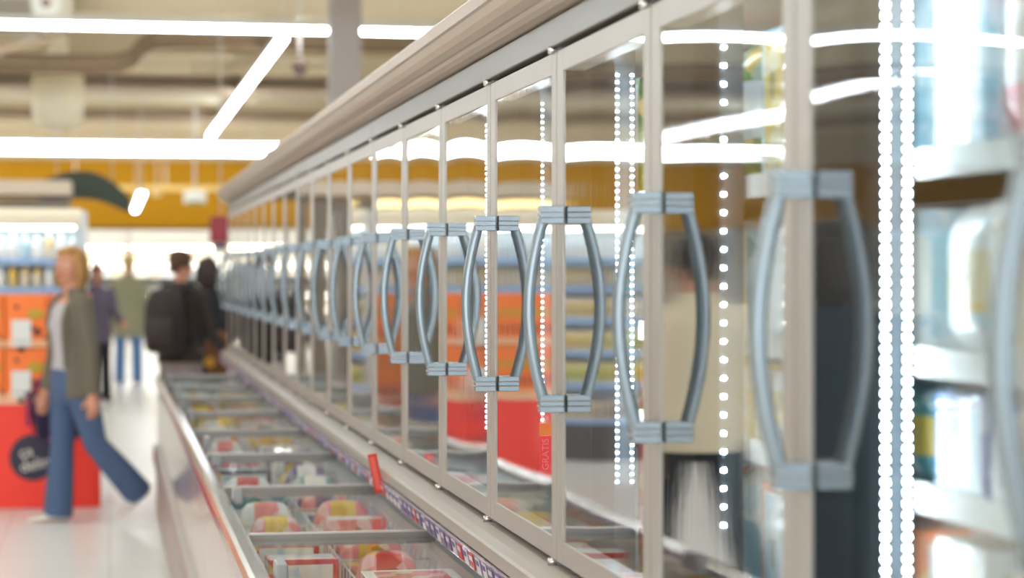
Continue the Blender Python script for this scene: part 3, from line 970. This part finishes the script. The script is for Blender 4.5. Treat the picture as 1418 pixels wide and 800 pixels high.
def person(label, loc, rz, H, legs, arms, look=0.0, tilt=0.0, female=True, jacket=None, top=None, trousers=None, shoes=None, hair=None, hair_long=False,
           jlen=.47, open_front=False, skirt=None, wide=1.0, flare=1.0, lift=0.0):
    """local frame: the figure faces -Y; x to its left; legs/arms = ((swing, bend, spread), ...) for left(+x), right(-x)"""
    s = H
    hipz = .525 * s
    W = 1.0 if female else 1.1
    sp = lambda a: (math.sin(a), math.cos(a))
    J = {}
    for sd, (sw, bend, spd) in zip((1, -1), legs):
        hip = Vector((sd * .052 * s * W, 0, hipz))
        d1 = Vector((sd * math.sin(spd), -math.sin(sw), -math.cos(sw))).normalized()
        knee = hip + d1 * .245 * s
        d2 = Vector((sd * math.sin(spd) * .5, -math.sin(sw - bend), -math.cos(sw - bend))).normalized()
        ank = knee + d2 * .235 * s
        J[sd] = [hip, knee, ank, d2, sw - bend]
    low = min(J[1][2].z, J[-1][2].z) - .042 * s
    for sd in (1, -1):
        # ball of a bent-back foot may be lower
        pass
    dz = -low + lift
    def U(v): return Vector((v.x, v.y, v.z + dz))
    for sd in (1, -1):
        J[sd][:3] = [U(v) for v in J[sd][:3]]
    hz = hipz + dz
    sh = hz + .29 * s
    neck = hz + .335 * s
    headc = Vector((0, -.012 * s, hz + .405 * s))
    A = {}
    for sd, (sw, bend, spd) in zip((1, -1), arms):
        S = Vector((sd * .098 * s * W, 0, sh - .026 * s))
        d1 = Vector((sd * math.sin(spd), -math.sin(sw), -math.cos(sw) * math.cos(spd))).normalized()
        E = S + d1 * .172 * s
        d2 = Vector((sd * math.sin(spd) * .3, -math.sin(sw + bend), -math.cos(sw + bend))).normalized()
        Wr = E + d2 * .150 * s
        A[sd] = (S, E, Wr, d2)
    # ---- body
    def torso(mb, m, g, z0=-.06, zt=.30):
        R = [(-.06, .078, .062, 0), (-.02, .094, .070, .004), (.03, .094, .069, .002), (.09, .078, .058, -.004), (.15, .082, .062, -.006), (.20, .093, .068, -.006), (.24, .100, .064, -.002), (.272, .096, .052, .002), (.29, .074, .046, .003), (.305, .050, .040, .004)]
        rings = [ell(0, c * s, hz + z * s, (rx * W) * s * 1.0 + g, ry * s + g) for z, rx, ry, c in R if z0 <= z <= zt]
        mb.loft(rings, m)
    mb = MB()
    torso(mb, M_SKIN, -.006)
    mb.tube([(0, .004 * s, hz + .285 * s), (0, -.004 * s, hz + .37 * s)], [.036 * s, .030 * s], M_SKIN, 14)
    Rh = Matrix.Rotation(look, 3, 'Z') @ Matrix.Rotation(tilt, 3, 'X')
    def hp(x, y, z): return headc + Rh @ Vector((x * s, y * s, z * s))
    mb.ball(hp(0, .008, .014), (.043 * s, .053 * s, .052 * s), M_SKIN, Rh, 20, 14)
    mb.ball(hp(0, -.012, -.018), (.036 * s, .040 * s, .046 * s), M_SKIN, Rh, 20, 14)
    mb.ball(hp(0, -.030, -.050), (.017 * s, .016 * s, .013 * s), M_SKIN, Rh)
    mb.tube([hp(0, -.045, .010), hp(0, -.056, -.012), hp(0, -.048, -.018)], [.006 * s, .0095 * s, .006 * s], M_SKIN, 10)
    for sd in (1, -1):
        mb.ball(hp(sd * .042, .010, -.004), (.006 * s, .012 * s, .018 * s), M_SKIN, Rh)
        mb.ball(hp(sd * .022, -.036, -.014), (.014 * s, .012 * s, .012 * s), M_SKIN, Rh)
        hip, knee, ank, d2, fa = J[sd]
        mb.tube([hip + Vector((0, 0, .03 * s)), hip * .6 + knee * .4, knee, knee * .65 + ank * .35, ank], [.050 * s, .044 * s, .031 * s, .032 * s, .021 * s], M_SKIN, 14)
        # foot
        fd = Vector((0, -math.cos(fa * .85), math.sin(fa * .85)))
        dn = Vector((0, -math.sin(fa * .85), -math.cos(fa * .85)))
        J[sd].append((fd, dn))
        mb.tube([ank + dn * .018 * s - fd * .02 * s, ank + dn * .02 * s + fd * .03 * s, ank + dn * .028 * s + fd * .07 * s], [.018 * s, .018 * s, .010 * s], M_SKIN, 12)
        S, E, Wr, ad = A[sd]
        mb.ball(S, .036 * s, M_SKIN)
        mb.tube([S, S * .5 + E * .5, E, E * .6 + Wr * .4, Wr], [.034 * s, .029 * s, .024 * s, .023 * s, .0155 * s], M_SKIN, 12)
        # hand: palm, four unequal bent fingers, thumb from the side of the palm
        side = Vector((0, -1, 0)) - ad * (-ad.y); side = side.normalized()          # thumb side faces forward
        pn = ad.cross(side).normalized() * (-sd)                                     # towards the body
        if pn.x * sd > 0: pn = -pn
        mb.tube([Wr - ad * .01 * s, Wr + ad * .03 * s, Wr + ad * .056 * s], [.016 * s, .023 * s, .024 * s], M_SKIN, 12, squash=(1.0, .75))
        for q, (off, ln) in enumerate(((.017, .040), (.006, .045), (-.006, .042), (-.017, .033))):
            b0 = Wr + ad * .05 * s + side * off * s
            b1 = b0 + (ad * .9 + pn * .25).normalized() * ln * .45 * s
            b2 = b1 + (ad * .75 + pn * .65).normalized() * ln * .33 * s
            b3 = b2 + (ad * .4 + pn * .9).normalized() * ln * .27 * s
            mb.tube([b0, b1, b2, b3], [.0056 * s, .0053 * s, .005 * s, .0042 * s], M_SKIN, 8)
        t0 = Wr + ad * .014 * s + side * .014 * s
        t1 = t0 + (ad * .6 + side * .75 + pn * .2).normalized() * .024 * s
        t2 = t1 + (ad * .85 + side * .25 + pn * .3).normalized() * .022 * s
        mb.tube([t0, t1, t2], [.0078 * s, .0066 * s, .0052 * s], M_SKIN, 8)
    root = mb.build('person', None, loc=loc)
    root.rotation_euler = (0, 0, rz)
    remesh(root, .0065, 4)
    tag(root, label, 'person')
    # face
    for sd in (1, -1):
        mb = MB(); mb.ball(hp(sd * .019, -.0445, .006), (.0085 * s, .005 * s, .005 * s), M_EYEW, Rh, 12, 8); mb.ball(hp(sd * .019, -.0482, .006), (.0036 * s, .0022 * s, .0036 * s), M_IRIS, Rh, 10, 8); mb.build('eye', root)
        if hair:
            mb = MB(); mb.tube([hp(sd * .009, -.0475, .017), hp(sd * .02, -.0465, .021), hp(sd * .030, -.040, .017)], [.002 * s, .0028 * s, .0018 * s], hair, 8); mb.build('eyebrow', root)
    mb = MB(); mb.tube([hp(-.015, -.047, -.032), hp(-.006, -.0525, -.0305), hp(0, -.053, -.0315), hp(.006, -.0525, -.0305), hp(.015, -.047, -.032)], [.0018 * s, .0042 * s, .0046 * s, .0042 * s, .0018 * s], M_LIP, 8); mb.build('mouth', root)
    if hair:
        mb = MB()
        mb.ball(hp(0, .020, .026), (.050 * s, .055 * s, .050 * s), hair, Rh, 20, 14)
        mb.ball(hp(0, -.020, .050), (.036 * s, .026 * s, .018 * s), hair, Rh)
        for sd in (1, -1):
            mb.ball(hp(sd * .036, .010, .018), (.016 * s, .034 * s, .036 * s), hair, Rh)
            if hair_long:
                mb.tube([hp(sd * .034, -.006, .04), hp(sd * .044, .000, .0), hp(sd * .044, .004, -.04), hp(sd * .040, .004, -.082)], [.014 * s, .016 * s, .017 * s, .009 * s], hair, 10)
        if hair_long:
            mb.tube([hp(0, .05, .03), hp(0, .058, -.01), hp(0, .052, -.05), hp(0, .045, -.09)], [.034 * s, .040 * s, .040 * s, .018 * s], hair, 14)
            mb.tube([hp(0.024, .045, .03), hp(.030, .04, -.03), hp(.028, .036, -.085)], [.025 * s, .026 * s, .014 * s], hair, 12)
            mb.tube([hp(-.024, .045, .03), hp(-.030, .04, -.03), hp(-.028, .036, -.085)], [.025 * s, .026 * s, .014 * s], hair, 12)
        else:
            mb.ball(hp(0, .038, -.012), (.036 * s, .026 * s, .034 * s), hair, Rh)
        o = mb.build('hair', root); remesh(o, .007, 6)
    # trousers
    if trousers:
        mb = MB()
        R = [(-.095, .040, .050, .004), (-.08, .070, .064, .003), (-.055, .092, .074, .002), (-.02, .101, .078, .004), (.03, .096, .072, .002), (.06, .086, .064, 0)]
        mb.loft([ell(0, c * s, hz + z * s, rx * W * s, ry * s) for z, rx, ry, c in R], trousers)
        for sd in (1, -1):
            hip, knee, ank, d2, fa, _ = J[sd]
            end = ank + d2 * .022 * s
            k = wide
            mb.tube([hip + Vector((0, 0, .02 * s)), hip * .75 + knee * .25, hip * .4 + knee * .6, knee, knee * .6 + ank * .4, ank * .85 + knee * .15, end],
                    [.056 * s, .054 * s * k, .047 * s * k, .040 * s * k, .040 * s * k * flare ** .5, .039 * s * k * flare, .040 * s * k * flare], trousers, 16)
        o = mb.build('trousers', root); remesh(o, .008, 5)
    if shoes:
        for sd in (1, -1):
            hip, knee, ank, d2, fa, (fd, dn) = J[sd]
            mb = MB()
            c = Matrix(((1, 0, 0), (0, -fd.y, -dn.y * -1), (0, -fd.z, -dn.z * -1)))
            rings = []
            for (t, w, h, b_) in ((-.042, .012, .020, .0), (-.034, .021, .046, 0), (0, .023, .050, 0), (.03, .024, .038, 0), (.065, .027, .028, 0), (.095, .022, .022, 0), (.112, .008, .012, .002)):
                o0 = ank + dn * .041 * s + fd * t * s
                ring = []
                for j in range(14):
                    a = 2 * PI * j / 14
                    ring.append(o0 + Vector((w * s * math.cos(a), 0, 0)) - dn * (h * s * .5 * (1 + math.sin(a)) + b_ * s))
                rings.append(ring)
            mb.loft(rings, shoes)
            sh_o = mb.build('shoe', root)
            ss = sh_o.modifiers.new('sub', 'SUBSURF'); ss.levels = 1; ss.render_levels = 1
    if top:
        mb = MB(); torso(mb, top, .004, -.03, .275)
        for sd in (1, -1):
            mb.ball((sd * .042 * s, -.044 * s, hz + .19 * s), (.036 * s, .026 * s, .034 * s), top) if female else None
        o = mb.build('top', root); remesh(o, .008, 5)
    if jacket:
        mb = MB()
        zb = .29 - jlen + .03
        R = [(zb, .114, .090, .004), (-.02, .113, .088, .004), (.04, .102, .080, .002), (.10, .093, .073, 0), (.16, .094, .074, 0), (.21, .102, .075, -.002), (.25, .108, .070, 0), (.276, .100, .060, .003), (.292, .082, .052, .005), (.305, .058, .046, .007), (.320, .042, .042, .008), (.330, .040, .040, .008)]
        if open_front:
            i = mb.mi(jacket)
            rr = []
            for z, rx, ry, c in R:
                hole = .78 if z < .29 else .5
                row = []
                for j in range(25):
                    a = -PI / 2 + hole + (2 * PI - 2 * hole) * j / 24
                    row.append((rx * W * s * math.cos(a), c * s + ry * s * math.sin(a), hz + z * s))
                row_in = [((x * .88), y_ * .86 + .001, z_) for x, y_, z_ in row][::-1]
                rr.append(row + row_in)
            mb.loft(rr, jacket)
            # lapels
            for sd in (1, -1):
                a = -PI / 2 + sd * .76
                q = []
                for z, rx, ry, c in R[2:8]:
                    q.append((rx * W * s * math.cos(a) * 1.0, c * s + ry * s * math.sin(a) * 1.0, hz + z * s))
                mb.tube(q, [.008 * s, .012 * s, .017 * s, .018 * s, .014 * s, .008 * s], jacket, 8)
        else:
            mb.loft([ell(0, c * s, hz + z * s, rx * W * s, ry * s) for z, rx, ry, c in R], jacket)
        for sd in (1, -1):
            S, E, Wr, ad = A[sd]
            mb.ball(S, (.040 * s, .042 * s, .040 * s), jacket)
            mb.tube([S, S * .5 + E * .5, E, E * .5 + Wr * .5, Wr - ad * .004 * s], [.040 * s, .037 * s, .033 * s, .030 * s, .026 * s], jacket, 14)
        o = mb.build('jacket', root); remesh(o, .0075, 5)
    if skirt:
        pass
    root['_h'] = 0
    del root['_h']
    return root, J, A, hz

M_BLAZER = mat('cloth_taupe', (112, 104, 90), .85, noise=.12, nscale=60, bump=.2)
M_TEE = mat('cloth_light_grey', (190, 184, 188), .85, noise=.05, nscale=60)
M_JEAN = mat('denim_slate', (78, 98, 132), .85, noise=.18, nscale=50)
M_JEANB = mat('denim_bright', (92, 134, 186), .85, noise=.12, nscale=50)
M_OLIVE = mat('cloth_olive', (158, 154, 126), .85, noise=.1, nscale=50)
M_CHAR = mat('cloth_charcoal', (58, 48, 46), .8, noise=.12, nscale=50)
M_BLACK = mat('cloth_black', (26, 28, 34), .8)
M_CREAM = mat('cloth_cream', (232, 218, 190), .85, noise=.06, nscale=50)
M_NAVY = mat('cloth_dark_teal', (38, 52, 64), .85, noise=.1, nscale=50)
M_GREYT = mat('cloth_mid_grey', (150, 140, 138), .85)
M_MAUVE = mat('cloth_mauve', (104, 92, 112), .85)
M_SHOEW = mat('shoe_white', (232, 226, 214), .5)
M_SHOEB = mat('shoe_beige', (206, 188, 160), .6)
M_SHOED = mat('shoe_dark', (60, 52, 50), .5)
H_BLOND = mat('hair_blond', (180, 132, 76), .55, noise=.2, nscale=40)
H_BROWN = mat('hair_brown', (86, 56, 40), .55, noise=.2, nscale=40)
H_GREY = mat('hair_fair_grey', (206, 170, 108), .6, noise=.15, nscale=40)
H_DARK = mat('hair_dark', (46, 34, 30), .55)

wx, wy = at(100, 13.2)
W1 = person('woman in a taupe blazer and blue jeans walking past the orange display', (wx, wy, 0), math.radians(-66), 1.69,
            ((-.27, .46, .02), (.06, .0, .02)), ((-.13, .10, .10), (.06, .2, .12)), look=math.radians(30), jacket=M_BLAZER, top=M_TEE, trousers=M_JEAN, shoes=M_SHOEW,
            hair=H_BLOND, hair_long=True, open_front=True, jlen=.385, wide=1.08, flare=1.25)
mx_, my_ = at(178, 29.5)
person('man in a pale olive jacket and bright blue jeans seen from behind', (mx_, my_, 0), math.radians(176), 1.76, ((.03, .04, .03), (-.05, .05, .03)), ((.1, .35, .14), (.1, .4, .14)),
       female=False, jacket=M_OLIVE, trousers=M_JEANB, shoes=M_SHOED, hair=H_GREY, jlen=.48, wide=1.08)
dx_, dy_ = at(250, 17.0)
P3 = person('person in a charcoal jacket and backpack leaning to the freezer end', (dx_, dy_, 0), math.radians(150), 1.70, ((.04, .05, .03), (-.05, .05, .03)), ((.25, .7, .12), (.3, .7, .12)), look=math.radians(-30), tilt=.25,
            jacket=M_CHAR, trousers=M_GREYT, shoes=M_SHOED, hair=H_BROWN, jlen=.36)
# backpack worn by that person: a thing of its own
br = empty('backpack', (dx_, dy_, 0), math.radians(150)); tag(br, 'charcoal backpack on the back of the person by the freezer end', 'backpack')
mb = MB(); mb.loft([ell(0, .245, .90, .13, .07), ell(0, .255, .94, .165, .10), ell(0, .26, 1.10, .17, .11), ell(0, .255, 1.28, .16, .10), ell(0, .24, 1.38, .12, .07), ell(0, .235, 1.40, .05, .03)], mat('pack_dark', (50, 42, 42), .75)); mb.build('pack_body', br)
mb = MB(); mb.loft([ell(0, .355, .97, .10, .02), ell(0, .362, 1.0, .12, .035), ell(0, .362, 1.14, .12, .035), ell(0, .35, 1.17, .10, .02)], mat('pack_pocket', (62, 54, 54), .75)); mb.build('front_pocket', br)
for sd in (1, -1):
    mb = MB(); mb.tube([(sd * .10, .17, 1.36), (sd * .11, .03, 1.435), (sd * .115, -.10, 1.38), (sd * .12, -.135, 1.22), (sd * .14, -.06, 1.04), (sd * .14, .14, .98)], .018, M_BLACK, 8, squash=(1.3, .5)); mb.build('strap', br)
bx_, by_ = at(287, 18.6)
P4 = person('person in a black coat half hidden behind the charcoal backpack', (bx_, by_, 0), math.radians(200), 1.66, ((.04, .05, .03), (-.02, .03, .03)), ((.2, .5, .12), (.3, .7, .14)), jacket=M_BLACK, trousers=M_BLACK, shoes=M_SHOED, hair=H_DARK, hair_long=True, jlen=.5)
fx, fy = at(134, 25.5)
person('small far shopper in a mauve top behind the walking woman', (fx, fy, 0), math.radians(20), 1.62, ((.1, .1, .03), (-.1, .1, .03)), ((.4, .8, .1), (.3, .6, .1)), jacket=M_MAUVE, trousers=M_BLACK, shoes=M_SHOED, hair=H_BROWN, jlen=.42)
# shoppers to the left of the camera, seen mirrored in the glass doors
person('shopper in a cream jacket and black trousers mirrored in the second glass door', (-.82, 9.2, 0), math.radians(168), 1.72, ((-.32, .25, .02), (.28, .05, .02)), ((.2, .3, .12), (-.15, .2, .12)), jacket=M_CREAM, trousers=M_BLACK, shoes=M_SHOED, hair=H_DARK, jlen=.39, female=False, wide=1.1)
person('shopper in a dark teal coat mirrored in the nearest glass door', (-.62, 6.6, 0), math.radians(200), 1.70, ((.12, .1, .02), (-.12, .12, .02)), ((.1, .3, .12), (.2, .5, .12)), jacket=M_NAVY, trousers=M_BLACK, shoes=M_SHOED, hair=H_DARK, hair_long=True, jlen=.56)

# dark shopping basket carried by the walking woman
kx, ky = at(88, 13.62)
r = empty('shopping_basket', (kx, ky, .49), math.radians(8)); tag(r, 'dark purple shopping basket carried beside the walking woman', 'basket')
M_BASK = mat('basket_indigo', (42, 26, 66), .4)
M_BASKH = mat('basket_handle_plum', (130, 30, 90), .4)
mb = MB()
def rect(hx, hy, z): return [(-hx, -hy, z), (hx, -hy, z), (hx, hy, z), (-hx, hy, z)]
mb.loft([rect(.17, .11, 0), rect(.215, .145, .25), rect(.225, .155, .255), rect(.225, .155, .28), rect(.205, .137, .28), rect(.162, .102, .015)], M_BASK)
for f in mb.bm.faces: f.smooth = False
mb.build('basket_body', r, bevel=.006)
mb = MB()
for k in range(9):
    xx = -.17 + k * .0425
    mb.box((xx, -.139 - .0, .06), (xx + .012, -.128, .23), M_BASK)
mb.build('rib_panel', r)
for sd in (1, -1):
    mb = MB(); mb.tube([(-.20, sd * .12, .26), (-.15, sd * .05, .36), (-.06, sd * .012, .395), (.06, sd * .012, .395), (.15, sd * .05, .36), (.20, sd * .12, .26)], .009, M_BASKH, 8); mb.build('handle', r)
MB().box((-.226, -.1, .08), (-.212, .1, .24), M_BASKH).build('side_tag', r)
# brown carrier bag held by the person in black
gx, gy = at(306, 17.6)
r = empty('carrier_bag', (gx, gy, zat(520, 17.6))); tag(r, 'brown and ochre patterned carrier bag hanging beside the freezer end', 'bag')
M_BAGB = mat('bag_brown', (120, 76, 48), .7, noise=.5, nscale=14)
mb = MB(); mb.loft([rect(.11, .06, 0), rect(.13, .075, .04), rect(.125, .07, .2), rect(.11, .03, .36)], M_BAGB); mb.build('bag_body', r, bevel=.01)
mb = MB(); mb.ball((-.09, -.05, .11), (.05, .035, .06), mat('bag_ochre', (220, 160, 50), .6)); mb.build('ochre_patch', r)
for sd in (1, -1):
    mb = MB(); mb.tube([(-.06, sd * .02, .35), (-.05, 0, .45), (.0, 0, .50), (.05, 0, .45), (.06, sd * .02, .35)], .008, M_CHAR, 8); mb.build('handle', r)

# ------------------------------------------------------------------ light
w = bpy.data.worlds.new('world'); SC.world = w
w.use_nodes = True
bg = w.node_tree.nodes['Background']
bg.inputs['Color'].default_value = (.93, 1.0, 1.05, 1)
bg.inputs['Strength'].default_value = 2.2
vs = SC.view_settings
vs.view_transform = 'Standard'; vs.look = 'None'; vs.exposure = 1.05; vs.gamma = 1.0; vs.use_curve_mapping = False
SC.cycles.use_denoising = True
SC.cycles.max_bounces = 10
SC.cycles.transparent_max_bounces = 24
SC.cycles.sample_clamp_indirect = 8.0
